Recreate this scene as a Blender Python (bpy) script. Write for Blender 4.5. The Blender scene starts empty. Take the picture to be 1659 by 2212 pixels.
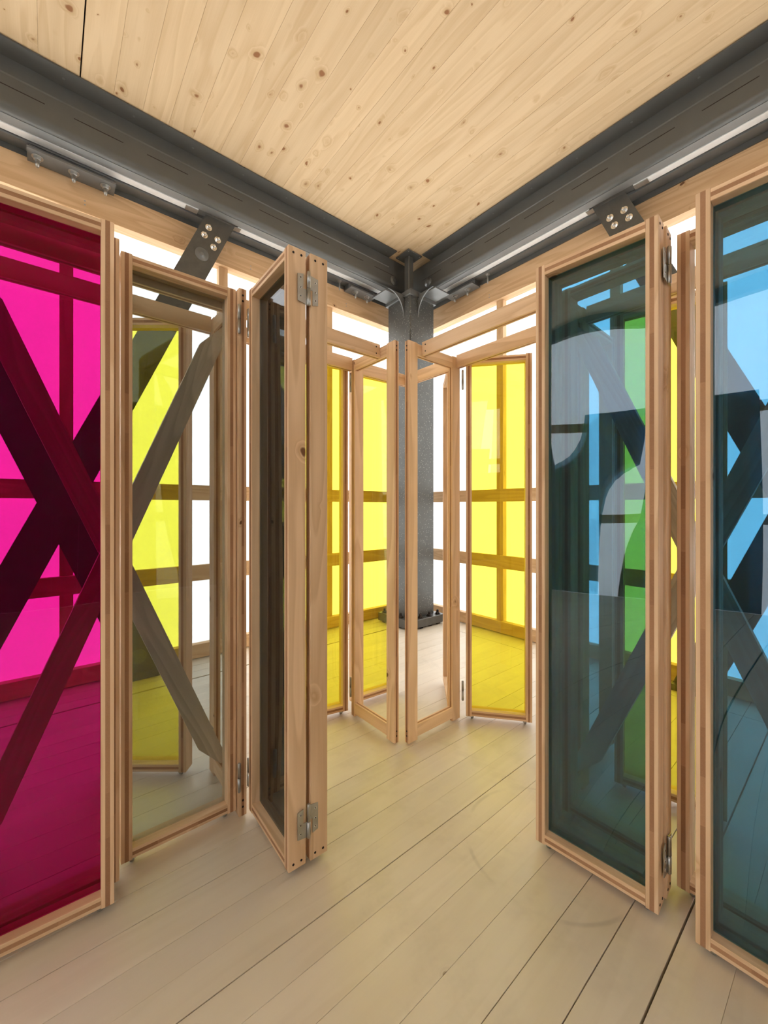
import bpy, bmesh, math, random
from mathutils import Matrix, Vector

random.seed(7)
C = bpy.context.scene.collection
SC = bpy.context.scene

# ------------------------------------------------------------------ camera, sky, exposure
F = 868.0
cam_d = bpy.data.cameras.new('camera')
cam_d.sensor_fit = 'HORIZONTAL'
cam_d.sensor_width = 36.0
cam_d.lens = 36.0 * F / 1659.0
cam_d.shift_y = -9.0 / 1659.0
cam_d.clip_start = 0.02
cam = bpy.data.objects.new('camera', cam_d)
C.objects.link(cam)
cam.location = (0, 0, 1.4)
cam.rotation_euler = (math.radians(90), 0, -math.radians(39.85))
SC.camera = cam

W = bpy.data.worlds.new('overcast_sky')
SC.world = W
W.use_nodes = True
nt = W.node_tree
nt.nodes.clear()
out = nt.nodes.new('ShaderNodeOutputWorld')
bg = nt.nodes.new('ShaderNodeBackground')
bg.inputs['Color'].default_value = (1.0, 1.0, 1.0, 1)
bg.inputs['Strength'].default_value = 5.2
nt.links.new(bg.outputs[0], out.inputs[0])

SC.view_settings.view_transform = 'Standard'
SC.view_settings.look = 'None'
SC.view_settings.gamma = 1.0
SC.view_settings.use_curve_mapping = False
SC.view_settings.exposure = 0.22
SC.cycles.transparent_max_bounces = 40
SC.cycles.max_bounces = 14
SC.cycles.diffuse_bounces = 8
SC.cycles.glossy_bounces = 5
SC.cycles.transmission_bounces = 8
SC.cycles.caustics_reflective = False

# ------------------------------------------------------------------ materials
def new_mat(name):
    m = bpy.data.materials.new(name)
    m.use_nodes = True
    m.node_tree.nodes.clear()
    return m, m.node_tree

class N:
    """tiny node helper"""
    def __init__(s, tree): s.t = tree
    def n(s, typ, **kw):
        x = s.t.nodes.new(typ)
        for k, v in kw.items(): setattr(x, k, v)
        return x
    def put(s, sock, v):
        if isinstance(v, bpy.types.NodeSocket): s.t.links.new(v, sock)
        else: sock.default_value = v
    def math(s, op, a, b=None, c=None, clamp=False):
        x = s.n('ShaderNodeMath', operation=op, use_clamp=clamp)
        s.put(x.inputs[0], a)
        if b is not None: s.put(x.inputs[1], b)
        if c is not None: s.put(x.inputs[2], c)
        return x.outputs[0]
    def vmath(s, op, a, b=None):
        x = s.n('ShaderNodeVectorMath', operation=op)
        s.put(x.inputs[0], a)
        if b is not None: s.put(x.inputs[1], b)
        return x.outputs[0]
    def noise(s, vec, scale, detail=3, rough=0.5, dist=0.0):
        x = s.n('ShaderNodeTexNoise')
        s.put(x.inputs['Vector'], vec)
        x.inputs['Scale'].default_value = scale
        x.inputs['Detail'].default_value = detail
        x.inputs['Roughness'].default_value = rough
        x.inputs['Distortion'].default_value = dist
        return x.outputs['Fac']
    def remap(s, v, a, b, c=0.0, d=1.0, smooth=True):
        x = s.n('ShaderNodeMapRange', interpolation_type='SMOOTHSTEP' if smooth else 'LINEAR')
        s.put(x.inputs[0], v)
        for i, q in enumerate((a, b, c, d)): s.put(x.inputs[1 + i], q)
        return x.outputs[0]
    def mix(s, f, a, b, mode='MIX'):
        x = s.n('ShaderNodeMix', data_type='RGBA', blend_type=mode)
        s.put(x.inputs[0], f)
        s.put(x.inputs[6], a if isinstance(a, bpy.types.NodeSocket) else (*a, 1))
        s.put(x.inputs[7], b if isinstance(b, bpy.types.NodeSocket) else (*b, 1))
        return x.outputs[2]

def wood(name, light, dark, knot, knot_scale=6.0, knot_amt=0.5, knot_r=0.16, ring=11.0, ring_amt=0.5, rough=0.55, tone=0.12, grain=0.5, dark_streak=0.0, scuff=0.0, gloss=0.3):
    """spruce board: grain runs along the object's local X"""
    m, t = new_mat(name)
    g = N(t)
    tc = g.n('ShaderNodeTexCoord')
    oi = g.n('ShaderNodeObjectInfo')
    rnd = oi.outputs['Random']
    off = g.n('ShaderNodeCombineXYZ')
    g.put(off.inputs[0], g.math('MULTIPLY', rnd, 37.0))
    g.put(off.inputs[1], g.math('MULTIPLY', rnd, 11.3))
    g.put(off.inputs[2], g.math('MULTIPLY', rnd, 7.7))
    P = g.vmath('ADD', tc.outputs['Object'], off.outputs[0])
    # knots
    vo = g.n('ShaderNodeTexVoronoi', feature='F1')
    wob = g.n('ShaderNodeTexNoise')
    g.put(wob.inputs['Vector'], P)
    wob.inputs['Scale'].default_value = 7.0
    wv = g.vmath('MULTIPLY', g.vmath('SUBTRACT', wob.outputs['Color'], (0.5, 0.5, 0.5)), (0.10, 0.07, 0.07))
    Pw = g.vmath('ADD', g.vmath('MULTIPLY', P, (0.75, 1.0, 1.0)), wv)
    g.put(vo.inputs['Vector'], Pw)
    vo.inputs['Scale'].default_value = knot_scale
    d = vo.outputs['Distance']
    sep = g.n('ShaderNodeSeparateColor')
    g.put(sep.inputs[0], vo.outputs['Color'])
    cell = sep.outputs[0]
    size = g.math('MULTIPLY', g.remap(cell, 1.0 - knot_amt, 1.0, 0.0, 1.0, False), knot_r)
    size = g.math('ADD', size, 0.0001)
    nd = g.math('DIVIDE', d, size)
    kmask = g.remap(nd, 0.55, 1.0, 1.0, 0.0)
    kring = g.remap(nd, 0.9, 2.6, 1.0, 0.0)
    # growth rings: contour lines of a long stretched field, bent round the knots
    Pl = g.vmath('MULTIPLY', P, (0.45, 4.5, 4.5))
    fld = g.noise(Pl, 1.6, 1.5, 0.4)
    fld = g.math('ADD', g.math('MULTIPLY', fld, ring), g.math('MULTIPLY', kring, 1.2))
    rg = g.math('FRACT', fld)
    rg = g.math('MULTIPLY', g.remap(rg, 0.0, 0.8, 0.0, 1.0, False), g.remap(rg, 0.8, 1.0, 1.0, 0.0))
    fine = g.noise(g.vmath('MULTIPLY', P, (3.0, 130.0, 130.0)), 1.0, 3, 0.6)
    broad = g.noise(g.vmath('MULTIPLY', P, (0.8, 9.0, 9.0)), 1.3, 3, 0.6)
    f = g.math('ADD', g.math('MULTIPLY', rg, ring_amt), g.math('MULTIPLY', g.math('SUBTRACT', fine, 0.5), grain))
    f = g.math('ADD', f, g.math('MULTIPLY', g.math('SUBTRACT', broad, 0.5), 0.9))
    f = g.math('ADD', f, g.math('MULTIPLY', kring, 0.35), clamp=True)
    col = g.mix(f, light, dark)
    if dark_streak:
        st = g.noise(g.vmath('MULTIPLY', P, (0.7, 16.0, 16.0)), 1.0, 2, 0.5)
        col = g.mix(g.math('MULTIPLY', g.remap(st, 0.6, 0.72), dark_streak), col, dark)
    col = g.mix(kmask, col, knot)
    if scuff:
        sc = g.noise(tc.outputs['Object'], 2.3, 5, 0.7, 0.4)
        col = g.mix(g.math('MULTIPLY', g.remap(sc, 0.5, 0.75), scuff), col, (0.30, 0.25, 0.19))
    if scuff:
        # arc rubbed into the deck by a swinging panel
        gp = g.n('ShaderNodeNewGeometry')
        dv = g.n('ShaderNodeVectorMath', operation='LENGTH')
        g.put(dv.inputs[0], g.vmath('MULTIPLY', g.vmath('SUBTRACT', gp.outputs['Position'], (1.6, 0.85, 0.0)), (1, 1, 0)))
        rr = g.math('ABSOLUTE', g.math('SUBTRACT', dv.outputs['Value'], 0.33))
        arcm = g.math('MULTIPLY', g.remap(rr, 0.002, 0.012, 1.0, 0.0), g.remap(g.noise(gp.outputs['Position'], 6.0, 4), 0.4, 0.65))
        col = g.mix(g.math('MULTIPLY', arcm, 0.4), col, (0.36, 0.31, 0.25))
    # each board its own tone
    br = g.math('ADD', 1.0 - tone, g.math('MULTIPLY', rnd, 2 * tone))
    bc = g.n('ShaderNodeCombineColor')
    for i in range(3): g.put(bc.inputs[i], br)
    col = g.mix(1.0, col, bc.outputs[0], 'MULTIPLY')
    p = g.n('ShaderNodeBsdfPrincipled')
    g.put(p.inputs['Base Color'], col)
    g.put(p.inputs['Roughness'], g.math('ADD', rough, g.math('MULTIPLY', fine, 0.15)))
    p.inputs['Specular IOR Level'].default_value = gloss
    b = g.n('ShaderNodeBump')
    b.inputs['Strength'].default_value = 0.12
    b.inputs['Distance'].default_value = 0.002
    g.put(b.inputs['Height'], g.math('ADD', fine, g.math('MULTIPLY', rg, 0.5)))
    g.put(p.inputs['Normal'], b.outputs[0])
    o = g.n('ShaderNodeOutputMaterial')
    t.links.new(p.outputs[0], o.inputs[0])
    return m

def core_wood(name, a, b):
    """cross ply: short blocks of end grain along the board"""
    m, t = new_mat(name)
    g = N(t)
    tc = g.n('ShaderNodeTexCoord')
    oi = g.n('ShaderNodeObjectInfo')
    sx = g.n('ShaderNodeSeparateXYZ')
    g.put(sx.inputs[0], tc.outputs['Object'])
    x = g.math('ADD', sx.outputs[0], g.math('MULTIPLY', oi.outputs['Random'], 23.0))
    wn = g.n('ShaderNodeTexWhiteNoise', noise_dimensions='1D')
    g.put(wn.inputs['W'], g.math('FLOOR', g.math('MULTIPLY', x, 6.5)))
    fine = g.noise(tc.outputs['Object'], 240.0, 2, 0.6)
    f = g.math('ADD', g.math('MULTIPLY', wn.outputs['Value'], 0.7), g.math('MULTIPLY', fine, 0.5), clamp=True)
    p = g.n('ShaderNodeBsdfPrincipled')
    g.put(p.inputs['Base Color'], g.mix(f, a, b))
    p.inputs['Roughness'].default_value = 0.75
    p.inputs['Specular IOR Level'].default_value = 0.2
    o = g.n('ShaderNodeOutputMaterial')
    t.links.new(p.outputs[0], o.inputs[0])
    return m

def steel(name, col, metallic, rough, mottled=0.15, speckle=0.0, scale=5.0):
    m, t = new_mat(name)
    g = N(t)
    tc = g.n('ShaderNodeTexCoord')
    n1 = g.noise(tc.outputs['Object'], scale, 5, 0.6, 0.3)
    n2 = g.noise(tc.outputs['Object'], 160.0, 2, 0.5)
    k = g.math('ADD', g.math('MULTIPLY', n1, mottled * 2), 1.0 - mottled)
    bc = g.n('ShaderNodeCombineColor')
    for i in range(3): g.put(bc.inputs[i], k)
    c = g.mix(1.0, col, bc.outputs[0], 'MULTIPLY')
    if speckle:
        vo = g.n('ShaderNodeTexVoronoi', feature='F1')
        g.put(vo.inputs['Vector'], tc.outputs['Object'])
        vo.inputs['Scale'].default_value = 42.0
        c = g.mix(g.math('MULTIPLY', g.remap(vo.outputs['Distance'], 0.1, 0.25, 1.0, 0.0), speckle), c, (0.42, 0.41, 0.38))
    p = g.n('ShaderNodeBsdfPrincipled')
    g.put(p.inputs['Base Color'], c)
    p.inputs['Metallic'].default_value = metallic
    g.put(p.inputs['Roughness'], g.math('ADD', rough - 0.08, g.math('MULTIPLY', n2, 0.16)))
    o = g.n('ShaderNodeOutputMaterial')
    t.links.new(p.outputs[0], o.inputs[0])
    return m

def plain(name, col, rough=0.6, metallic=0.0):
    m, t = new_mat(name)
    g = N(t)
    tc = g.n('ShaderNodeTexCoord')
    n1 = g.noise(tc.outputs['Object'], 30.0, 3)
    p = g.n('ShaderNodeBsdfPrincipled')
    g.put(p.inputs['Base Color'], g.mix(n1, tuple(c * 0.85 for c in col), tuple(min(1, c * 1.15) for c in col)))
    p.inputs['Roughness'].default_value = rough
    p.inputs['Metallic'].default_value = metallic
    o = g.n('ShaderNodeOutputMaterial')
    t.links.new(p.outputs[0], o.inputs[0])
    return m

def glass(name, tint, f0=0.06, film=0.0):
    """coloured acrylic sheet: tinted see-through with a mirror gloss"""
    m, t = new_mat(name)
    g = N(t)
    tr = g.n('ShaderNodeBsdfTransparent')
    tr.inputs[0].default_value = (*[math.sqrt(c) for c in tint], 1)     # two faces
    gl = g.n('ShaderNodeBsdfGlossy')
    gl.inputs['Roughness'].default_value = 0.0
    gl.inputs['Color'].default_value = (1, 1, 1, 1)
    lw = g.n('ShaderNodeLayerWeight')
    lw.inputs['Blend'].default_value = 0.5
    p5 = g.math('POWER', lw.outputs['Facing'], 5.0)
    fr = g.math('ADD', g.math('MULTIPLY', p5, 1.0 - f0), f0)
    fr = g.math('MULTIPLY', fr, 0.8)
    mx = g.n('ShaderNodeMixShader')
    g.put(mx.inputs[0], fr)
    t.links.new(tr.outputs[0], mx.inputs[1])
    t.links.new(gl.outputs[0], mx.inputs[2])
    o = g.n('ShaderNodeOutputMaterial')
    t.links.new(mx.outputs[0], o.inputs[0])
    return m

def membrane(name):
    m, t = new_mat(name)
    g = N(t)
    tc = g.n('ShaderNodeTexCoord')
    n1 = g.noise(tc.outputs['Object'], 3.0, 3)
    c = g.mix(n1, (0.90, 0.91, 0.92), (0.96, 0.96, 0.96))
    tl = g.n('ShaderNodeBsdfTranslucent')
    g.put(tl.inputs[0], c)
    df = g.n('ShaderNodeBsdfDiffuse')
    g.put(df.inputs[0], c)
    mx = g.n('ShaderNodeMixShader')
    mx.inputs[0].default_value = 0.2
    t.links.new(tl.outputs[0], mx.inputs[1])
    t.links.new(df.outputs[0], mx.inputs[2])
    o = g.n('ShaderNodeOutputMaterial')
    t.links.new(mx.outputs[0], o.inputs[0])
    return m

M_CEIL = wood('ceiling_spruce', (0.66, 0.50, 0.305), (0.47, 0.31, 0.15), (0.27, 0.12, 0.045), 8.0, 0.95, 0.19, 5.5, 0.36, 0.6, 0.05, 0.30)
M_FLOOR = wood('whitewashed_plank', (0.68, 0.61, 0.49), (0.58, 0.50, 0.38), (0.36, 0.27, 0.17), 4.0, 0.35, 0.07, 7.0, 0.22, 0.36, 0.04, 0.22, scuff=0.25, gloss=0.5)
M_PLY = wood('door_spruce', (0.80, 0.575, 0.365), (0.56, 0.345, 0.18), (0.17, 0.075, 0.03), 5.5, 0.4, 0.10, 8.0, 0.5, 0.5, 0.08, 0.4)
M_CORE = core_wood('cross_ply', (0.29, 0.145, 0.075), (0.47, 0.265, 0.145))
M_STUD = wood('stud_spruce', (0.68, 0.46, 0.26), (0.48, 0.28, 0.13), (0.15, 0.065, 0.025), 5.5, 0.45, 0.12, 8.0, 0.5, 0.6, 0.08, 0.4)
M_BRACE = wood('brace_spruce', (0.72, 0.64, 0.53), (0.44, 0.38, 0.30), (0.12, 0.06, 0.03), 5.0, 0.4, 0.12, 12.0, 0.55, 0.65, 0.05, 0.5)
M_BEAM = steel('dark_steel', (0.115, 0.118, 0.110), 0.35, 0.46, 0.12)
M_BEAMLIP = steel('raw_steel', (0.16, 0.165, 0.16), 0.4, 0.42, 0.25)
M_SOFFIT_LIT = steel('bounce_lit_steel', (0.23, 0.235, 0.23), 0.25, 0.5, 0.1)  # paler than the web: light bounced off the floor painted into the steel
M_SHADE = plain('dim_reflection_board', (0.14, 0.12, 0.105), 0.8)  # dark tone picked to keep the unseen boards dim in pane reflections
M_COL = steel('hammered_steel', (0.088, 0.09, 0.084), 0.4, 0.45, 0.3, speckle=0.6)
M_PLATE = steel('mill_scale_plate', (0.10, 0.10, 0.092), 0.5, 0.42, 0.35, scale=14)
M_GALV = steel('galvanised_steel', (0.80, 0.82, 0.82), 0.15, 0.40, 0.18, scale=9)
M_ZINC = steel('zinc_hinge', (0.42, 0.42, 0.40), 0.9, 0.32, 0.2, scale=30)
M_CHROME = steel('bright_bolt', (0.75, 0.75, 0.73), 1.0, 0.16, 0.05)
M_DARK = plain('dark_hole', (0.03, 0.02, 0.015), 0.9)
M_MEMB = membrane('translucent_membrane')
M_GROUND = plain('gravel', (0.45, 0.44, 0.42), 0.95)
G_RED = glass('magenta_acrylic', (0.40, 0.007, 0.142), 0.02)
G_YEL = glass('yellow_acrylic', (0.88, 0.82, 0.07), 0.05)
G_BLUE = glass('blue_acrylic', (0.062, 0.25, 0.42), 0.09)
G_CLEAR = glass('clear_acrylic', (0.42, 0.47, 0.48), 0.04)
G_GREY = glass('grey_acrylic', (0.11, 0.15, 0.21), 0.05)
G_CLEAN = glass('colourless_acrylic', (0.90, 0.93, 0.93), 0.045)

# ------------------------------------------------------------------ object helpers
def link(name, mesh, mat=None, parent=None, mw=None):
    o = bpy.data.objects.new(name, mesh)
    C.objects.link(o)
    if mat is not None and mesh is not None and len(mesh.materials) == 0:
        for q in (mat if isinstance(mat, (list, tuple)) else [mat]): mesh.materials.append(q)
    mw = mw if mw is not None else Matrix.Identity(4)
    if parent is not None:
        o.parent = parent
        o.matrix_local = WORLD[parent.name].inverted() @ mw
    else:
        o.matrix_world = mw
    WORLD[o.name] = mw.copy()
    return o
WORLD = {}

def empty(name, mw, label=None, cat=None, group=None, kind=None):
    o = link(name, None, None, None, mw)
    return tag(o, label, cat, group, kind)

def tag(o, label=None, cat=None, group=None, kind=None):
    if label: o['label'] = label
    if cat: o['category'] = cat
    if group: o['group'] = group
    if kind: o['kind'] = kind
    return o

MESH = {}
def board_mesh(L, D, T, ch=0.0015, plies=None):
    """box of length L (local x), D (y), T (z), chamfered long edges; plies = list of z cuts and slots"""
    key = ('b', round(L, 4), round(D, 4), round(T, 4), ch, bool(plies))
    if key in MESH: return MESH[key], key
    d, h = D / 2, T / 2
    prof = [(-d + ch, -h), (d - ch, -h), (d, -h + ch)]
    if plies: prof += [(d, -h + T * 0.32), (d, -h + T * 0.68)]
    prof += [(d, h - ch), (d - ch, h), (-d + ch, h), (-d, h - ch)]
    if plies: prof += [(-d, -h + T * 0.68), (-d, -h + T * 0.32)]
    prof += [(-d, -h + ch)]
    n = len(prof)
    vs = [(0, y, z) for y, z in prof] + [(L, y, z) for y, z in prof]
    fs, mi = [], []
    for i in range(n):
        j = (i + 1) % n
        fs.append((i, j, n + j, n + i))
        a, b = prof[i], prof[j]
        core = bool(plies) and abs(a[0] - b[0]) < 1e-6 and abs(a[0]) > d - 1e-5 and abs((a[1] + b[1]) / 2) < T * 0.1
        mi.append(1 if core else 0)
    if plies:
        # profile: 0,1,2 | 3 4 | 5 6 7 8 | 9 10 | 11
        caps = [((11, 0, 1, 2, 3, 10), 0), ((10, 3, 4, 9), 1), ((9, 4, 5, 6, 7, 8), 0)]
    else:
        caps = [(tuple(range(n)), 0)]
    for c, k in caps:
        fs.append(tuple(reversed(c))); mi.append(k)
        fs.append(tuple(n + q for q in c)); mi.append(k)
    me = bpy.data.meshes.new('board')
    me.from_pydata(vs, [], fs)
    for p, k in zip(me.polygons, mi): p.material_index = k
    me.update()
    MESH[key] = me
    return me, key

def board(name, mw, L, D, T, mat, parent=None, plies=False, ch=0.0015):
    me, key = board_mesh(L, D, T, ch, plies)
    mats = mat if isinstance(mat, (list, tuple)) else [mat]
    k2 = key + tuple(q.name for q in mats)
    if k2 not in MESH:
        me2 = me.copy()
        for q in mats: me2.materials.append(q)
        MESH[k2] = me2
    return link(name, MESH[k2], None, parent, mw)

def frame(origin, x, y, z):
    m = Matrix.Identity(4)
    for i, v in enumerate((x, y, z)):
        v = Vector(v).normalized()
        m[0][i], m[1][i], m[2][i] = v
    m[0][3], m[1][3], m[2][3] = origin
    return m

def along(p0, p1, ydir):
    """matrix of a board whose local X runs p0 -> p1 and whose local Y is about ydir; returns (matrix, length)"""
    p0, p1 = Vector(p0), Vector(p1)
    x = (p1 - p0)
    L = x.length
    x.normalize()
    z = x.cross(Vector(ydir)).normalized()
    y = z.cross(x)
    return frame(p0, x, y, z), L

def beam(name, p0, p1, ydir, D, T, mat, parent=None, plies=False, ch=0.0015):
    m, L = along(p0, p1, ydir)
    return board(name, m, L, D, T, mat, parent, plies, ch)

def box_obj(name, lo, hi, mat, parent=None, ch=0.001):
    """axis box between two world corners, long axis as the board's local X"""
    lo, hi = Vector(lo), Vector(hi)
    s = hi - lo
    c = (lo + hi) / 2
    ax = max(range(3), key=lambda i: s[i])
    o = c.copy(); o[ax] = lo[ax]
    if ax == 0: m, dims = frame(o, (1, 0, 0), (0, 1, 0), (0, 0, 1)), (s[0], s[1], s[2])
    elif ax == 1: m, dims = frame(o, (0, 1, 0), (-1, 0, 0), (0, 0, 1)), (s[1], s[0], s[2])
    else: m, dims = frame(o, (0, 0, 1), (1, 0, 0), (0, 1, 0)), (s[2], s[0], s[1])
    return board(name, m, *dims, mat, parent, False, min(ch, min(dims) * 0.2))

def prism_mesh(pts, depth, ch=0.0):
    """polygon pts (x,y) extruded along z from 0 to depth"""
    n = len(pts)
    vs = [(x, y, 0) for x, y in pts] + [(x, y, depth) for x, y in pts]
    fs = [(i, (i + 1) % n, n + (i + 1) % n, n + i) for i in range(n)]
    fs += [tuple(reversed(range(n))), tuple(range(n, 2 * n))]
    me = bpy.data.meshes.new('prism')
    me.from_pydata(vs, [], fs)
    me.update()
    bm = bmesh.new(); bm.from_mesh(me); bmesh.ops.recalc_face_normals(bm, faces=bm.faces); bm.to_mesh(me); bm.free()
    return me

def lathe_mesh(prof, seg=16, smooth=True):
    """profile (r, z) turned about z"""
    vs, fs = [], []
    for r, z in prof:
        for k in range(seg):
            a = 2 * math.pi * k / seg
            vs.append((r * math.cos(a), r * math.sin(a), z))
    for i in range(len(prof) - 1):
        for k in range(seg):
            j = (k + 1) % seg
            fs.append((i * seg + k, i * seg + j, (i + 1) * seg + j, (i + 1) * seg + k))
    fs.append(tuple(reversed(range(seg))))
    fs.append(tuple(range((len(prof) - 1) * seg, len(prof) * seg)))
    me = bpy.data.meshes.new('turned')
    me.from_pydata(vs, [], fs)
    if smooth:
        for p in me.polygons: p.use_smooth = len(p.vertices) == 4 and seg > 6
    me.update()
    return me

def cached(key, mat, fn):
    k = (key, mat.name)
    if k not in MESH:
        me = fn(); me.materials.append(mat); MESH[k] = me
    return MESH[k]

def join_meshes(parts, mat):
    """parts = [(mesh, matrix)]"""
    bm = bmesh.new()
    for me, m in parts:
        b2 = bmesh.new(); b2.from_mesh(me)
        b2.transform(m)
        tmp = bpy.data.meshes.new('t'); b2.to_mesh(tmp); b2.free()
        bm.from_mesh(tmp); bpy.data.meshes.remove(tmp)
    me = bpy.data.meshes.new('joined')
    bm.to_mesh(me); bm.free()
    if mat: me.materials.append(mat)
    return me

def screw(parent, pos, nrm, r=0.004, mat=None):
    mat = mat or M_DARK
    me = cached(('screw', r), mat, lambda: lathe_mesh([(r, -0.001), (r, 0.0006), (r * 0.6, 0.0009), (r * 0.55, 0.0002)], 10))
    n = Vector(nrm).normalized()
    t = Vector((0, 0, 1)) if abs(n.z) < 0.9 else Vector((1, 0, 0))
    x = t.cross(n).normalized()
    return link('screw', me, None, parent, frame(pos, x, n.cross(x), n))

def hexbolt(parent, pos, nrm, s=1.0, mat=None, name='bolt', shank=0.03):
    """washer, hex nut and round stud end"""
    mat = mat or M_CHROME
    def mk():
        w = lathe_mesh([(0.030 * s, 0), (0.030 * s, 0.004 * s)], 20)
        h = lathe_mesh([(0.021 * s, 0.004 * s), (0.021 * s, 0.018 * s), (0.018 * s, 0.021 * s)], 6)
        b = lathe_mesh([(0.012 * s, 0.02 * s), (0.012 * s, 0.02 * s + shank * 0.7), (0.008 * s, 0.02 * s + shank)], 12)
        return join_meshes([(w, Matrix()), (h, Matrix()), (b, Matrix())], None)
    me = cached(('hex', s, shank), mat, mk)
    n = Vector(nrm).normalized()
    t = Vector((0, 0, 1)) if abs(n.z) < 0.9 else Vector((1, 0, 0))
    x = t.cross(n).normalized()
    return link(name, me, None, parent, frame(pos, x, n.cross(x), n))

# ------------------------------------------------------------------ setting: ground, floor, ceiling, walls
UW, VW = 3.86, 3.96          # inner faces of the right and the left stud wall
LOW = -3.9                   # the two walls behind the photographer
ZC = 4.40

box = lambda *a, **k: box_obj(*a, **k)
g = box('ground', (-30, -30, -0.40), (30, 30, -0.30), M_GROUND); tag(g, kind='structure')

fl = box('floor', (LOW - 0.15, LOW - 0.15, -0.12), (UW + 0.12, VW + 0.12, -0.032), M_DARK); tag(fl, kind='structure')
# planks run along the left wall; measured seams in front, regular behind
seams = [0.39, 0.527, 0.668, 0.81, 0.955, 1.085, 1.198, 1.315, 1.431, 1.572]
edge = seams[-1]
while edge < 3.40: edge += 0.137; seams.append(edge)
seams[-1] = 3.52
lowv = seams[0]
while lowv > LOW + 0.2: lowv -= 0.139; seams.insert(0, lowv)
seams.insert(0, LOW)
SEAM_U = 3.58
GAPS = {0.39: 0.006, 1.198: 0.0035, 0.527: 0.003, 1.572: 0.0025, 0.668: 0.0025}
for a, b in zip(seams, seams[1:]):
    ga = GAPS.get(a, random.choice([0.0004, 0.0005, 0.0009, 0.0018]))
    gb = GAPS.get(b, 0.0004)
    dz = random.uniform(-0.0006, 0.0006)
    y0, y1 = a + ga / 2, b - gb / 2
    for u0, u1 in ((LOW, SEAM_U - 0.003), (SEAM_U + 0.003, UW + 0.1)):
        m = frame((u0, (y0 + y1) / 2, -0.0135 + dz), (1, 0, 0), (0, 1, 0), (0, 0, 1))
        board('floor_plank', m, u1 - u0, y1 - y0, 0.027, M_FLOOR, fl, ch=0.0007)
for a, b in ((3.535, 3.67), (3.672, 3.81), (3.812, 4.05)):
    m = frame((LOW, (a + b) / 2, -0.0125), (1, 0, 0), (0, 1, 0), (0, 0, 1))
    board('floor_plank', m, UW + 0.1 - LOW, b - a, 0.029, M_FLOOR, fl, ch=0.0015)

ce = box('ceiling', (LOW - 0.15, LOW - 0.15, ZC + 0.04), (UW + 0.15, VW + 0.15, ZC + 0.16), M_DARK); tag(ce, kind='structure')
us = [0.169]
while us[-1] < UW: us.append(us[-1] + random.uniform(0.17, 0.23))
us[-1] = UW + 0.12
while us[0] > LOW: us.insert(0, us[0] - random.uniform(0.17, 0.23))
for a, b in zip(us, us[1:]):
    ga = 0.004 if abs(a - 0.169) < 1e-6 else 0.0004
    gb = 0.004 if abs(b - 0.169) < 1e-6 else 0.0004
    m = frame(((a + ga + b - gb) / 2, LOW - 0.1, ZC + 0.02 + random.uniform(0, 0.0006)), (0, 1, 0), (-1, 0, 0), (0, 0, 1))
    board('ceiling_plank', m, VW + 0.2 - LOW, b - gb - a - ga, 0.04, M_CEIL, ce, ch=0.0010)

def stud_wall(name, A, ddir, ndir, length, posts, s0, label_front=True, hdr0=0.0, sill_gap=0.018):
    """A = floor point of the inner face at s=0; ddir along the wall, ndir outwards"""
    A, d, n = Vector(A), Vector(ddir), Vector(ndir)
    P = lambda s, o, z: A + d * s + n * o + Vector((0, 0, z))
    # the sheet itself
    p, q = P(s0, 0.112, -0.05), P(length, 0.118, 3.80)
    sh = box(name, [min(p[i], q[i]) for i in range(3)], [max(p[i], q[i]) for i in range(3)], M_MEMB)
    tag(sh, kind='structure')
    beam('header', P(s0, 0.055, 3.866), P(length, 0.055, 3.866), n, 0.11, 0.262, M_STUD, sh)
    for zc, h in ((1.54, 0.14), (0.797, 0.144)):
        beam('wall_rail', P(s0, 0.02, zc), P(length, 0.02, zc), n, 0.04, h, M_STUD, sh)
    beam('sill', P(s0, 0.035, 0.072), P(length, 0.035, 0.072), n, 0.07, 0.144 - sill_gap, M_STUD, sh)
    for s in posts:
        beam('stud', P(s, 0.0755, 0.0), P(s, 0.0755, 3.735), n, 0.07, 0.085, M_STUD, sh)
    return sh

sL = stud_wall('wall_left', (0, VW, 0), (1, 0, 0), (0, 1, 0), UW + 0.12, [-3.5, -2.3, -1.1, 0.107, 1.305, 2.509], LOW - 0.1)
sR = stud_wall('wall_right', (UW, 0, 0), (0, 1, 0), (1, 0, 0), VW - 0.002, [-3.36, -2.16, -0.96, 0.24, 1.44, 2.64], LOW - 0.1)
def board_wall(name, A, ddir, ndir, s0, s1, tops, slots, zhi, hz):
    """unseen wall behind the photographer: planks, slots and membrane band added to shape reflections and light"""
    A, d, n = Vector(A), Vector(ddir), Vector(ndir)
    P = lambda s, o, z: A + d * s + n * o + Vector((0, 0, z))
    p, q = P(s0, 0.112, -0.05), P(s1, 0.118, hz + 0.05)
    sh = box(name, [min(p[i], q[i]) for i in range(3)], [max(p[i], q[i]) for i in range(3)], M_MEMB)
    tag(sh, kind='structure')
    beam('header', P(s0, 0.055, (hz + 4.4) / 2), P(s1, 0.055, (hz + 4.4) / 2), n, 0.11, 4.395 - hz, M_SHADE, sh)
    for z in (1.25, zhi): beam('wall_rail', P(s0, 0.06, z), P(s1, 0.06, z), n, 0.04, 0.14, M_STUD, sh)
    s = s0
    k = 0
    while s < s1 - 0.05:
        w = slots[k % len(slots)]
        k += 1
        e = min(s + abs(w), s1)
        if w > 0:
            beam('added_wall_board', P((s + e) / 2, 0.02, 0.004), P((s + e) / 2, 0.02, tops((s + e) / 2) if callable(tops) else tops), n, 0.03, e - s - 0.004, M_SHADE, sh)
        s = e
    return sh
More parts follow.
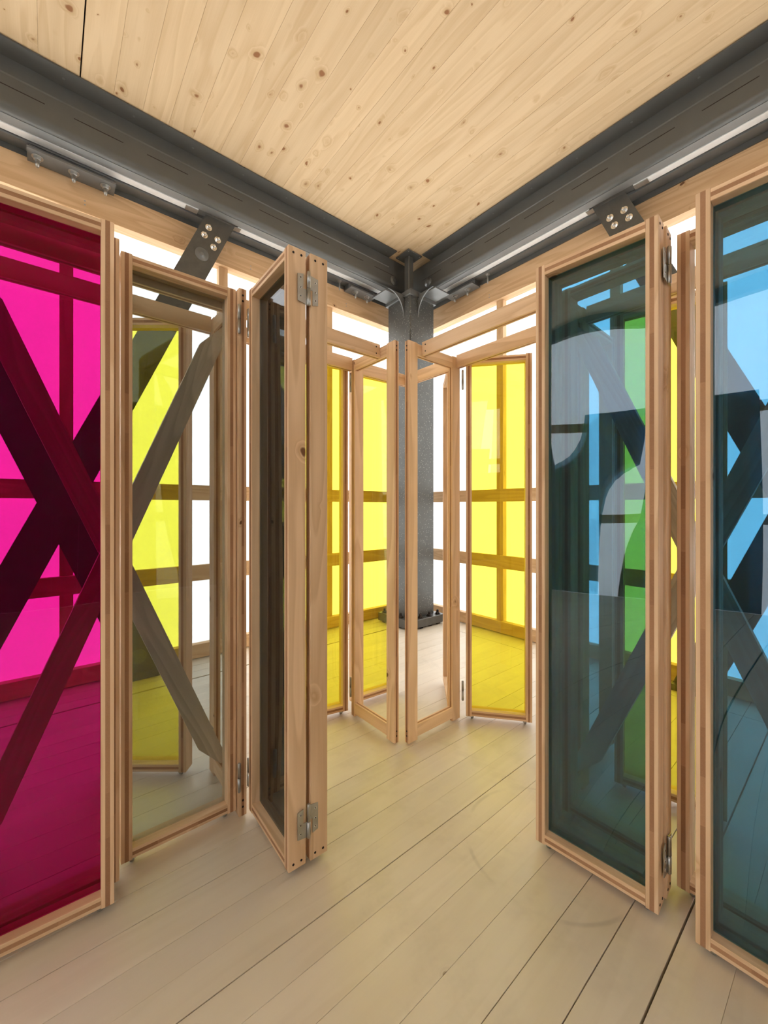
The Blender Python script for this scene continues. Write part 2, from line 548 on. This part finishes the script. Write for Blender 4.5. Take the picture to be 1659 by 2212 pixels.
sBL = board_wall('wall_back', (0, LOW, 0), (1, 0, 0), (0, -1, 0), LOW + 0.002, UW - 0.002, lambda q: 3.95 if -1.3 < q < 2.4 else 2.3, [0.42, 0.42, 0.42, 0.42, 0.42, -0.10], 2.6, 3.95)
sBR = board_wall('wall_side', (LOW, 0, 0), (0, 1, 0), (-1, 0, 0), LOW - 0.1, VW - 0.002, 2.95, [0.32, -0.16, 0.24, -0.12, 0.30, -0.08], 2.75, 4.2)
# paired screws in the headers
for u in (0.22, 1.56, 2.72):
    for dz in (0.0, 0.03): screw(sL, (u, VW - 0.0005, 3.80 + dz), (0, -1, 0), 0.006, M_ZINC)
for v in (2.75, 1.45):
    for dz in (0.0, 0.03): screw(sR, (UW - 0.0005, v, 3.80 + dz), (-1, 0, 0), 0.006, M_ZINC)

# ------------------------------------------------------------------ steel: beams, column, cross bracing
def arc(cx, cy, r, a0, a1, n=6):
    return [(cx + r * math.cos(math.radians(a0 + (a1 - a0) * i / n)), cy + r * math.sin(math.radians(a0 + (a1 - a0) * i / n))) for i in range(n + 1)]

def steel_beam(label, swap, off, s_end, flange_end, plates, brace_s, name='steel_beam'):
    """profile in (w, z) where w is the distance towards the wall; s runs along the beam.
    swap False: s = u, w = v ; swap True: s = v, w = u"""
    S0 = LOW - 0.05
    if not swap:
        mw = Matrix(((0, 0, 1, 0), (1, 0, 0, 0), (0, 1, 0, 0), (0, 0, 0, 1)))     # local x->v, y->z, z->u
    else:
        mw = Matrix(((1, 0, 0, 0), (0, 0, 1, 0), (0, 1, 0, 0), (0, 0, 0, 1)))
    def at(w, z, s): return mw @ Vector((w + off, z, s))
    root = empty('steel_beam', Matrix.Translation(at(3.75, 4.045, 1.0)), label, 'beam')
    def ext(name, pts, s0, s1, mat, smooth=False):
        me = prism_mesh([(w + off, z) for w, z in pts], s1 - s0)
        me.materials.append(mat)
        if smooth:
            for p in me.polygons: p.use_smooth = len(p.vertices) == 4
            me.set_sharp_from_angle(angle=math.radians(35))
        return link(name, me, None, root, mw @ Matrix.Translation((0, 0, s0)))
    web = [(3.65, 4.386)] + arc(3.70, 4.10, 0.05, 180, 270, 8) + [(3.955, 4.05), (3.955, 4.386)]
    ext('web', web, S0, s_end, M_BEAM, True)
    ext('flange', [(3.50, 4.397), (3.50, 4.387), (3.655, 4.3865), (3.655, 4.397)], S0, flange_end, M_BEAM)
    ext('flange_upstand', [(3.644, 4.386), (3.652, 4.386), (3.652, 4.27), (3.644, 4.28)], S0, flange_end, M_BEAM)
    # galvanised strip, broken where the bracing plate comes down
    for a, b in ((S0, brace_s - 0.19), (brace_s + 0.16, s_end - 0.14)):
        ext('galvanised_strip', [(3.785, 4.052), (3.785, 4.04), (3.85, 4.04), (3.85, 4.052)], a, b, M_GALV)
        ext('joint_clip', [(3.79, 4.041), (3.79, 4.034), (3.845, 4.034), (3.845, 4.041)], (b - 0.10 if a == S0 else a - 0.03), (b if a == S0 else a + 0.03), M_ZINC)
    ext('closing_plate', [(3.957, 3.985), (3.972, 3.985), (3.972, 4.06), (3.957, 4.06)], S0, s_end + 0.2, M_BEAM)
    ext('lit_soffit_strip', [(3.702, 4.0505), (3.702, 4.046), (3.783, 4.046), (3.783, 4.0505)], S0, s_end - 0.01, M_SOFFIT_LIT)  # added strip, lightens the underside as floor bounce would
    ext('lower_plate', [(3.858, 4.052), (3.858, 4.026), (3.955, 4.026), (3.955, 4.052)], S0, s_end - 0.02, M_BEAMLIP)
    # slots pressed into the web
    s = s_end - 0.25
    k = 0
    while s > -1.2:
        L = 0.30
        z0 = 4.205
        ext('web_slot', [(3.6493, z0), (3.6493, z0 - 0.006), (3.652, z0 - 0.006), (3.652, z0)], s - L, s, M_DARK)
        s -= 0.46
    # screws along the flange
    s = flange_end - 0.1
    while s > -1.5:
        screw(root, at(3.575, 4.3868, s), (0, 0, -1), 0.009, M_BEAMLIP)
        s -= 0.42
    for pl in plates:
        s0, s1, bolts = pl
        pz = 3.956
        p = ext('splice_plate', [(3.80, pz + 0.014), (3.80, pz), (3.950, pz), (3.950, pz + 0.014)], s0, s1, M_BEAMLIP)
        ext('packing_plate', [(3.865, pz + 0.0145), (3.95, pz + 0.0145), (3.95, 4.026), (3.865, 4.026)], s0 + 0.01, s1 - 0.01, M_BEAM)
        for b in bolts:
            hexbolt(p, at(3.868, pz, b), (0, 0, -1), 1.15, M_ZINC, 'bolt', 0.05)
    return root, at, ext

bL, atL, extL = steel_beam('dark steel beam under the ceiling along the left wall, running into the corner column from the left', False, 0.0, 3.45, 3.12,
                           [(-0.12, 0.41, (-0.063, 0.147, 0.347)), (2.68, 3.06, (2.787, 2.96))], 1.21)
bR, atR, extR = steel_beam('dark steel beam under the ceiling along the right wall, above the blue panels', True, -0.11, 3.75, 3.36,
                           [(-0.15, 0.40, (0.34,)), (2.86, 3.27, (2.98, 3.17))], 1.41)
for (rt, at_, s) in ((bL, atL, 2.585), (bR, atR, 2.72)):
    hexbolt(rt, at_(3.90, 4.026, s), (0, 0, -1), 0.8, M_ZINC, 'bolt', 0.09)
# round washers on the web near the column
for (rt, at_, s, nrm) in ((bL, atL, 3.20, (0, -1, 0)), (bR, atR, 3.40, (-1, 0, 0))):
    me = cached('discplate', M_BEAMLIP, lambda: lathe_mesh([(0.055, 0), (0.055, 0.006), (0.030, 0.006), (0.028, 0.012), (0.02, 0.012)], 24))
    n = Vector(nrm); x = Vector((0, 0, 1)).cross(n)
    link('bolt_disc', me, None, rt, frame(at_(3.649, 4.14, s), x, n.cross(x), n))

col = empty('steel_column', Matrix.Translation((3.406, 3.567, 0)), 'grey hammered steel corner column on a thick bolted base plate', 'column')
CU, CV = 3.206, 3.367
box('shaft', (CU, CV, 0.12), (CU + 0.40, CV + 0.40, 3.864), M_COL, col, ch=0.012)
box('cap_plate', (CU - 0.02, CV - 0.02, 3.864), (CU + 0.42, CV + 0.42, 3.925), M_BEAMLIP, col, ch=0.004)
box('cap_block', (CU + 0.14, CV + 0.14, 3.925), (CU + 0.40, CV + 0.40, 4.045), M_BEAM, col, ch=0.005)
box('upper_post', (3.265, 3.455, 3.925), (3.345, 3.535, 4.38), M_BEAM, col, ch=0.008)
tp = box('top_plate', (3.19, 3.38, 4.380), (3.41, 3.60, 4.394), M_BEAM, col)
for x, y in ((3.21, 3.40), (3.21, 3.58), (3.39, 3.40)):
    screw(tp, (x, y, 4.3795), (0, 0, -1), 0.008, M_ZINC)
bp = box('base_plate', (3.12, 3.28, 0.02), (3.69, 3.85, 0.115), M_PLATE, col, ch=0.006)
for i in range(4):
    for (x, y) in ((3.16, 3.34 + i * 0.145), (3.18 + i * 0.145, 3.32)):
        hexbolt(bp, (x, y, 0.115), (0, 0, 1), 1.2, M_DARK, 'anchor_nut', 0.03)
        box('levelling_foot', (x - 0.02, y - 0.02, 0.0), (x + 0.02, y + 0.02, 0.02), M_DARK, bp)
# curved knee plates between beams and shaft
def knee(mw):
    pts = [(0.0, 0.0), (-0.24, 0.0)] + [(-0.22 * (1 - math.sin(math.radians(a))), -0.26 * (1 - math.cos(math.radians(a)))) for a in range(10, 91, 10)]
    me = prism_mesh(pts, 0.014); me.materials.append(M_BEAMLIP)
    return link('knee_plate', me, None, col, mw)
for v in (CV + 0.12,):
    knee(frame((CU, v, 3.90), (1, 0, 0), (0, 0, 1), (0, -1, 0)))
for u in (CU + 0.12,):
    knee(frame((u, CV, 3.90), (0, 1, 0), (0, 0, 1), (1, 0, 0)))
box('knee_soffit', (CU - 0.24, CV + 0.16, 3.90), (CU - 0.021, CV + 0.40, 3.915), M_BEAMLIP, col)
box('knee_soffit', (CU + 0.16, CV - 0.24, 3.90), (CU + 0.40, CV - 0.021, 3.915), M_BEAMLIP, col)

Z0 = Vector((0, 0, 1))
def cross_brace(label, swap, off, c, tops, bots, w):
    """steel flats crossing: c = centre coordinate along the wall"""
    P = (lambda s, ww, z: Vector((s, ww + off, z))) if not swap else (lambda s, ww, z: Vector((ww + off, s, z)))
    nrm = P(0, 1, 0) - P(0, 0, 0)
    nrm = Vector((0, 1, 0)) if not swap else Vector((1, 0, 0))
    root = empty('cross_brace', Matrix.Translation(P(c, w, 0)), label, 'brace')
    bars = []
    for (st, sb, o) in ((tops[0], bots[0], 0.0), (tops[1], bots[1], 0.024)):
        p0, p1 = P(st, w + o, 4.03), P(sb, w + o, 0.05)
        hw = 0.1175 / math.cos(math.atan2(abs(st - sb), 3.98))
        d_ = Vector((1, 0, 0)) if not swap else Vector((0, 1, 0))
        pts = [(st - hw, 4.03), (st + hw, 4.03), (sb + hw, 0.05), (sb - hw, 0.05)]
        me = prism_mesh([(q[0] - st, q[1] - 4.03) for q in pts], 0.018)
        me.materials.append(M_PLATE)
        zz = d_.cross(Z0)
        b = link('brace_bar', me, None, root, frame(p0 - zz * 0.009, d_, Z0, zz))
        bars.append(b)
        x = (p1 - p0).normalized()
        side = x.cross(nrm).normalized()
        for i, j in ((-1, -1), (-1, 1), (1, -1), (1, 1)):
            pos = p0 + x * (0.205 + 0.045 * i + 0.02 * j) + side * 0.052 * j - nrm * 0.009
            hexbolt(b, pos, -nrm, 0.95, M_CHROME, 'bolt', 0.02)
        me = cached('pivotdisc', M_BEAMLIP, lambda: lathe_mesh([(0.06, 0), (0.06, 0.003), (0.052, 0.004), (0.02, 0.004), (0.018, 0.008), (0.01, 0.008)], 24))
        n = -nrm
        for q in (p0 + x * 0.40, p1 - x * 0.14):
            xx = Vector((0, 0, 1)).cross(n).normalized()
            link('pivot_disc', me, None, b, frame(q - nrm * 0.009, xx, n.cross(xx), n))
        # foot shoe on the floor
        lo, hi = p1 - Vector((0.13, 0.13, 0.03)), p1 + Vector((0.13, 0.13, 0.0))
        if not swap: lo.y, hi.y = p1.y - 0.05, p1.y + 0.05
        else: lo.x, hi.x = p1.x - 0.05, p1.x + 0.05
        lo.z, hi.z = 0.002, 0.05
        box('brace_foot', lo, hi, M_PLATE, root)
    return root
cross_brace('dark steel cross brace behind the magenta panel, bolted up to the left beam', False, 0.0, 0.066, (1.21, -0.98), (-0.55, 0.617), 3.80)
cross_brace('dark steel cross brace behind the blue panels, bolted up to the right beam', True, -0.10, 0.26, (1.41, -0.80), (-0.33, 0.83), 3.80)

# ------------------------------------------------------------------ folding panels
ZB, ZT = 0.03, 2.388
PLY = [M_PLY, M_CORE]
def pane_mesh(w, h, amp, th=0.005, nx=14, nz=40):
    vs, fs = [], []
    for side in (0, 1):
        for k in range(nz + 1):
            for i in range(nx + 1):
                a, b = i / nx * 2 - 1, k / nz * 2 - 1
                y = amp * (1 - a * a) * (1 - b ** 4) * (1 + 0.35 * math.sin(2.2 * b + amp * 900)) + (th if side else 0)
                vs.append((i / nx * w, y, k / nz * h))
    n1 = (nx + 1) * (nz + 1)
    for k in range(nz):
        for i in range(nx):
            a = k * (nx + 1) + i
            q = (a, a + 1, a + nx + 2, a + nx + 1)
            fs.append(q)
            fs.append(tuple(reversed([n1 + e for e in q])))
    me = bpy.data.meshes.new('pane')
    me.from_pydata(vs, [], fs)
    for p in me.polygons: p.use_smooth = True
    me.update()
    return me

def local_frame(P0, P1, depth_sign=None, toward=None):
    """panel frame: x along P0->P1, y = depth (away from the viewer at the origin), z up"""
    x = Vector((P1[0] - P0[0], P1[1] - P0[1], 0))
    w = x.length
    x.normalize()
    y = Vector((-x.y, x.x, 0))
    mid = Vector(((P0[0] + P1[0]) / 2, (P0[1] + P1[1]) / 2, 0))
    if toward is not None:
        if y.dot(Vector((*toward, 0))) < 0: y = -y
    elif y.dot(mid) < 0: y = -y
    return Vector((P0[0], P0[1], 0)), x, y, w

CASTER = {}
def caster(parent, pos, axis):
    """small swivel wheel in a bracket, carries the panel"""
    def mk():
        wheel = lathe_mesh([(0.010, -0.008), (0.0135, -0.007), (0.0145, 0), (0.0135, 0.007), (0.010, 0.008)], 16)
        a = prism_mesh([(-0.010, -0.002), (0.010, -0.002), (0.012, 0.0155), (-0.012, 0.0155)], 0.002)
        R = Matrix.Rotation(math.radians(90), 4, 'X')
        plate = prism_mesh([(-0.018, -0.015), (0.018, -0.015), (0.018, 0.015), (-0.018, 0.015)], 0.002)
        return join_meshes([(wheel, R), (a, Matrix.Translation((0, 0.012, 0)) @ R), (a, Matrix.Translation((0, -0.010, 0)) @ R), (plate, Matrix.Translation((0, 0, 0.0135)))], None)
    me = cached('caster', M_ZINC, mk)
    ax = Vector(axis).normalized()
    return link('caster', me, None, parent, frame(pos, ax, Vector((0, 0, 1)).cross(ax), (0, 0, 1)))

def glazed(label, P0, P1, tint, depth=0.072, t=0.038, bulge=0.004, toward=None, zt=ZT, zb=ZB, end_screws=(), group=None):
    """glazed folding panel: three ply boards set on edge, acrylic sheet in the middle of their depth"""
    o, x, y, w = local_frame(P0, P1, toward=toward)
    Z = Vector((0, 0, 1))
    root = empty('folding_panel', frame(o, x, y, x.cross(y)) if False else Matrix.Translation(o), label, 'folding panel', group or 'tall glazed timber folding panels')
    P = lambda a, b, z: o + x * a + y * b + Z * z
    H = zt - zb
    st = []
    for s in (t / 2, w - t / 2):
        st.append(beam('stile', P(s, depth / 2, zb), P(s, depth / 2, zt), y, depth, t, PLY, root, True))
    for z, nm in ((zt - t / 2 - 0.003, 'top_rail'), (zb + t / 2 + 0.003, 'bottom_rail')):
        beam(nm, P(t, depth / 2, z), P(w - t, depth / 2, z), y, depth, t, PLY, root, True)
    me = pane_mesh(w - 2 * t, H - 2 * t - 0.006, bulge)
    me.materials.append(tint)
    m = Matrix.Identity(4)
    for i, v in enumerate((x, y, Z)):
        m[0][i], m[1][i], m[2][i] = v
    q = P(t, depth * 0.5, zb + t + 0.003)
    m[0][3], m[1][3], m[2][3] = q
    gp = link('glass_pane', me, None, root, m)
    gp['label'] = {G_RED: 'magenta see-through acrylic sheet', G_YEL: 'yellow see-through acrylic sheet', G_BLUE: 'blue glossy acrylic sheet', G_GREY: 'grey tinted acrylic sheet'}.get(tint, 'clear acrylic sheet')
    # glazing beads behind the sheet
    for s in (0.04, w - 0.04):
        caster(root, P(s, depth / 2, 0.0145), y)
    for k in end_screws:
        sgn = -1 if k == 0 else 1
        a = 0 if k == 0 else w
        for z in (zb + 0.022, zt - 0.022):
            for b in (depth * 0.27, depth * 0.73):
                screw(st[k], P(a, b, z) + x * sgn * 0.0008, x * sgn, 0.0045)
    return root, P, x, y, w, st

def flat_frame(root_or_label, P0, P1, t=0.034, sw=0.074, toward=None, parent=None, zt=ZT, zb=0.012, bottom=True, rear_edge=False):
    """open frame of boards lying flat in the frame's plane"""
    o, x, y, w = local_frame(P0, P1, toward=toward)
    Z = Vector((0, 0, 1))
    P = lambda a, b, z: o + x * a + y * b + Z * z
    res = []
    for k, s in enumerate((sw / 2, w - sw / 2)):
        if k and rear_edge:
            b = beam('upright', P(w - 0.02, t - sw / 2, zb), P(w - 0.02, t - sw / 2, zt), y, sw, 0.038, PLY, parent, True)
            sw = 0.0385
        else:
            b = beam('upright', P(s, t / 2, zb), P(s, t / 2, zt), x, sw, t, PLY, parent, True)
        res.append(b)
    beam('cross_rail', P(0.074, t / 2, zt - 0.004 - 0.035), P(w - sw, t / 2, zt - 0.004 - 0.035), Z, 0.07, t, PLY, parent, True)
    if bottom: beam('cross_rail', P(0.074, t / 2, zb + 0.018 + 0.035), P(w - sw, t / 2, zb + 0.018 + 0.035), Z, 0.07, t, PLY, parent, True)
    for k, a, sgn in ((0, 0, -1), (1, w, 1)):
        for z in (zb + 0.04, zb + 0.068, zt - 0.03, zt - 0.055):
            screw(res[k], P(a, t / 2, z) + x * sgn * 0.0008, x * sgn, 0.0045)
    return res, P, x, y, w

# left fixed frame ---------------------------------------------------------------
Z = Vector((0, 0, 1))
fr = empty('door_frame', Matrix.Translation((0.67, 2.0, 0)), 'fixed timber frame of rails, uprights and crossed boards along the left wall', 'door frame')
finM, *_ = flat_frame(None, (0.690, 1.80), (0.690, 2.235), toward=(-1, 0), parent=fr)
flat_frame(None, (-0.225, 1.92), (-0.225, 2.235), toward=(-1, 0), parent=fr)
finL5, *_ = flat_frame(None, (1.596, 1.775), (1.596, 2.215), toward=(-1, 0), parent=fr, rear_edge=True)
for (u0, u1) in ((-0.224, 0.654), (0.692, 1.560)):
    r = beam('head_rail', (u0, 1.925, 2.36), (u1, 1.925, 2.36), Z, 0.082, 0.038, PLY, fr, True)
    for z in (2.34, 2.38): screw(r, (u1 - 0.03, 1.9055, z), (0, -1, 0), 0.0045)
    beam('head_rail', (u0, 2.215, 2.36), (u1, 2.215, 2.36), Z, 0.082, 0.036, PLY, fr, True)
beam('head_rail', (1.598, 2.235, 2.36), (2.05, 2.235, 2.36), Z, 0.082, 0.036, PLY, fr, True)
def timber_brace(p0, p1, ydir, parent, wd=0.092, th=0.028):
    """crossed board with plumb-cut ends, grain along its length"""
    m, L = along(p0, p1, ydir)
    x = (Vector(p1) - Vector(p0)).normalized()
    tilt = math.atan2(abs(x.z), math.hypot(x.x, x.y))
    k = wd / 2 * math.tan(math.pi / 2 - tilt) if False else wd / 2 * math.tan(tilt)
    sg = 1 if (m.to_3x3() @ Vector((0, 0, 1))).z * x.z > 0 else -1
    pts = [(-k * sg, wd / 2), (k * sg, -wd / 2), (L + k * sg, -wd / 2), (L - k * sg, wd / 2)]
    me = prism_mesh([(q[0], q[1]) for q in pts], th)
    me.materials.append(M_BRACE)
    # prism z -> board thickness (local y of the frame), prism y -> width (local z)
    mm = m @ Matrix(((1, 0, 0, 0), (0, 0, -1, th / 2), (0, 1, 0, 0), (0, 0, 0, 1)))
    return link('crossed_board', me, None, parent, mm)
timber_brace((0.653, 2.085, 2.29), (-0.22, 2.085, 0.13), (0, 1, 0), fr)
timber_brace((0.653, 2.115, 0.12), (-0.22, 2.115, 2.28), (0, 1, 0), fr)

# right fixed frame --------------------------------------------------------------
fr2 = empty('door_frame', Matrix.Translation((1.9, 0.9, 0)), 'fixed timber frame of rails, uprights and crossed boards along the right wall', 'door frame')
finR5, *_ = flat_frame(None, (1.625, 1.754), (2.09, 1.754), toward=(0, -1), parent=fr2)
flat_frame(None, (1.745, 0.925), (2.09, 0.925), toward=(0, -1), parent=fr2)
flat_frame(None, (1.84, -0.035), (2.09, -0.035), toward=(0, -1), parent=fr2)
r = beam('head_rail', (1.752, 0.927, 2.36), (1.752, 1.718, 2.36), Z, 0.082, 0.038, PLY, fr2, True)
for z in (2.34, 2.38): screw(r, (1.7325, 1.69, z), (-1, 0, 0), 0.0045)
beam('head_rail', (2.07, -0.033, 2.36), (2.07, 0.889, 2.36), Z, 0.082, 0.036, PLY, fr2, True)
beam('head_rail', (2.07, 0.927, 2.36), (2.07, 1.718, 2.36), Z, 0.082, 0.036, PLY, fr2, True)
beam('head_rail', (2.075, 1.756, 2.36), (2.075, 2.25, 2.36), Z, 0.082, 0.036, PLY, fr2, True)
timber_brace((1.95, 0.875, 2.26), (1.95, -0.03, 0.16), (1, 0, 0), fr2)
timber_brace((1.98, 0.875, 0.14), (1.98, -0.03, 2.25), (1, 0, 0), fr2)

# panels along the left wall -----------------------------------------------------
L1 = glazed('large magenta panel cut off by the left edge of the photo', (-0.255, 1.690), (0.175, 1.669), G_RED, bulge=-0.003)
L1b = glazed('panel folded flat behind the magenta panel, only its edge showing', (-0.23, 1.770), (0.20, 1.757), G_CLEAN, bulge=0.002)
L2 = glazed('clear glazed panel right of the magenta panel, crossed boards showing through', (0.213, 1.830), (0.652, 1.828), G_CLEAR, bulge=0.003)
L3 = glazed('grey tinted panel standing out into the room, edge on, hinges on its near end', (0.690, 1.385), (0.700, 1.800), G_GREY, toward=(1, 0), end_screws=(0,), bulge=0.003)
L4 = glazed('panel hinged onto the right side of the grey tinted panel', (0.780, 1.380), (0.787, 1.800), G_CLEAN, toward=(1, 0), depth=0.076, end_screws=(0,), bulge=0.002)
Y0 = glazed('yellow panel seen through the clear panel left of centre', (0.215, 2.530), (0.545, 2.255), G_YEL, bulge=0.003)
Y1 = glazed('narrow yellow panel just right of the standing hinged pair', (1.135, 2.330), (1.555, 2.241), G_YEL, bulge=-0.003)
Y2 = glazed('yellow panel behind the left corner upright, beside the steel column', (1.640, 2.290), (2.03, 2.262), G_YEL, bulge=0.003)
# panels along the right wall
R1 = glazed('dark blue panel with white curved reflections, right of the corner', (1.545, 0.873), (1.574, 0.446), G_BLUE, bulge=0.006, end_screws=(1,))
R1b = glazed('panel folded behind the dark blue panel, hinged at its right end', (1.630, 0.873), (1.660, 0.446), G_CLEAN, bulge=0.002, end_screws=(1,))
R2 = glazed('bright blue panel cut off by the right edge of the photo', (1.567, 0.344), (1.575, -0.09), G_BLUE, bulge=0.005)
R2b = glazed('panel folded flat behind the bright blue panel', (1.652, 0.340), (1.660, -0.095), G_CLEAN, bulge=0.002)
R3 = glazed('panel in the gap between the two blue panels, its edge in shade', (1.748, 0.438), (1.752, 0.0), G_CLEAN, bulge=0.002)
R1c = glazed('inner panel behind the folded pair of the dark blue panel', (1.795, 0.885), (1.795, 0.50), G_CLEAN, bulge=0.002)
RD = glazed('open panel standing across the passage behind the dark blue panel', (2.115, 0.93), (2.535, 0.938), G_CLEAN, toward=(0, 1), bulge=0.002)
YR = glazed('wide yellow panel right of the corner, hinged to the right upright', (2.108, 1.685), (2.365, 1.360), G_YEL, bulge=0.004)
RC = glazed('open panel edge on between the steel column and the wide yellow panel', (2.110, 1.845), (2.42, 2.165), G_CLEAN, bulge=0.002, toward=(1, -1))
YR2 = glazed('yellow panel turned green behind the dark blue panel', (2.175, 0.806), (2.27, 0.385), G_YEL, bulge=0.003)

# ------------------------------------------------------------------ hinges
def hinge(parent, pos, face, side, barrel_only=False, other=None, leaf_w=0.030):
    """flag hinge: pos = barrel axis at its foot; face = outward normal of the leaves, side = direction of the left leaf"""
    f, s = Vector(face).normalized(), Vector(side).normalized()
    pos = Vector(pos)
    hz = 0.132
    def bar():
        a = lathe_mesh([(0.004, 0.0), (0.0072, 0.004), (0.0072, 0.064)], 14)
        b = lathe_mesh([(0.0072, 0.066), (0.0072, 0.128), (0.004, 0.132)], 14)
        c = lathe_mesh([(0.0055, 0.063), (0.0055, 0.067)], 12)
        return join_meshes([(a, Matrix()), (b, Matrix()), (c, Matrix())], None)
    b = link('hinge_barrel', cached('barrel', M_ZINC, bar), None, parent, frame(pos, (1, 0, 0), (0, 1, 0), (0, 0, 1)))
    if barrel_only: return b
    # leaves as flag shaped plates, in (side, z) plane
    def leaf(flip):
        if not flip: pts = [(0.004, 0.004), (0.044, 0.010), (0.044, 0.112), (0.020, 0.118), (0.020, 0.062), (0.004, 0.062)]
        else: pts = [(0.004, 0.122), (0.044, 0.116), (0.044, 0.014), (0.020, 0.008), (0.020, 0.066), (0.004, 0.066)]
        return prism_mesh(pts, 0.0028)
    for k, (sg, par) in enumerate(((1, parent), (-1, other or parent))):
        me = cached(('leaf', k), M_ZINC, lambda k=k: leaf(k == 1))
        m = Matrix.Identity(4)
        for i, v in enumerate((s * sg, Z, f)):
            m[0][i], m[1][i], m[2][i] = v
        q = pos - f * 0.0068
        m[0][3], m[1][3], m[2][3] = q
        lf = link('hinge_leaf', me, None, par, m)
        for zz, xx in ((0.03, 0.032), (0.062, 0.032), (0.10, 0.032)):
            screw(lf, q + s * sg * xx + Z * zz + f * 0.003, f, 0.0045, M_CHROME)
            screw(lf, q + s * sg * xx + Z * zz + f * 0.0038, f, 0.0022)
for z in (2.178, 0.128):
    hinge(L3[0], (0.7685, 1.3735, z), (0, -1, 0), (-1, 0, 0), other=L4[0])
    hinge(L2[0], (0.6535, 1.792, z), (0, -1, 0), (-1, 0, 0), barrel_only=True)
    hinge(L3[0], (0.702, 1.807, z), (0, -1, 0), (1, 0, 0), barrel_only=True)
    hinge(R1[0], (1.656, 0.437, z), (0.07, -1, 0), (-1, 0, 0), other=R1b[0])
    hinge(YR[0], (2.098, 1.703, z), (-0.7, -0.7, 0), (-0.7, 0.7, 0), barrel_only=True)
    hinge(Y1[0], (1.562, 2.222, z), (0, -1, 0), (-1, 0, 0), barrel_only=True)
# hinge plates on the rear uprights, seen through the clear panel
def hinge_plate(parent, pos, nrm, side):
    n, s = Vector(nrm), Vector(side)
    m = Matrix.Identity(4)
    for i, v in enumerate((s, Z, n)):
        m[0][i], m[1][i], m[2][i] = v
    m[0][3], m[1][3], m[2][3] = pos
    me = cached('hplate', M_ZINC, lambda: prism_mesh([(0, 0), (0.03, 0), (0.034, 0.004), (0.034, 0.116), (0.03, 0.12), (0, 0.12)], 0.003))
    lf = link('hinge_plate', me, None, parent, m)
    for zz in (0.02, 0.05, 0.10): screw(lf, Vector(pos) + s * 0.017 + Z * zz + n * 0.003, n, 0.004)
for z in (2.17, 0.14): hinge_plate(fr, (0.6555, 2.165, z), (-1, 0, 0), (0, 1, 0))
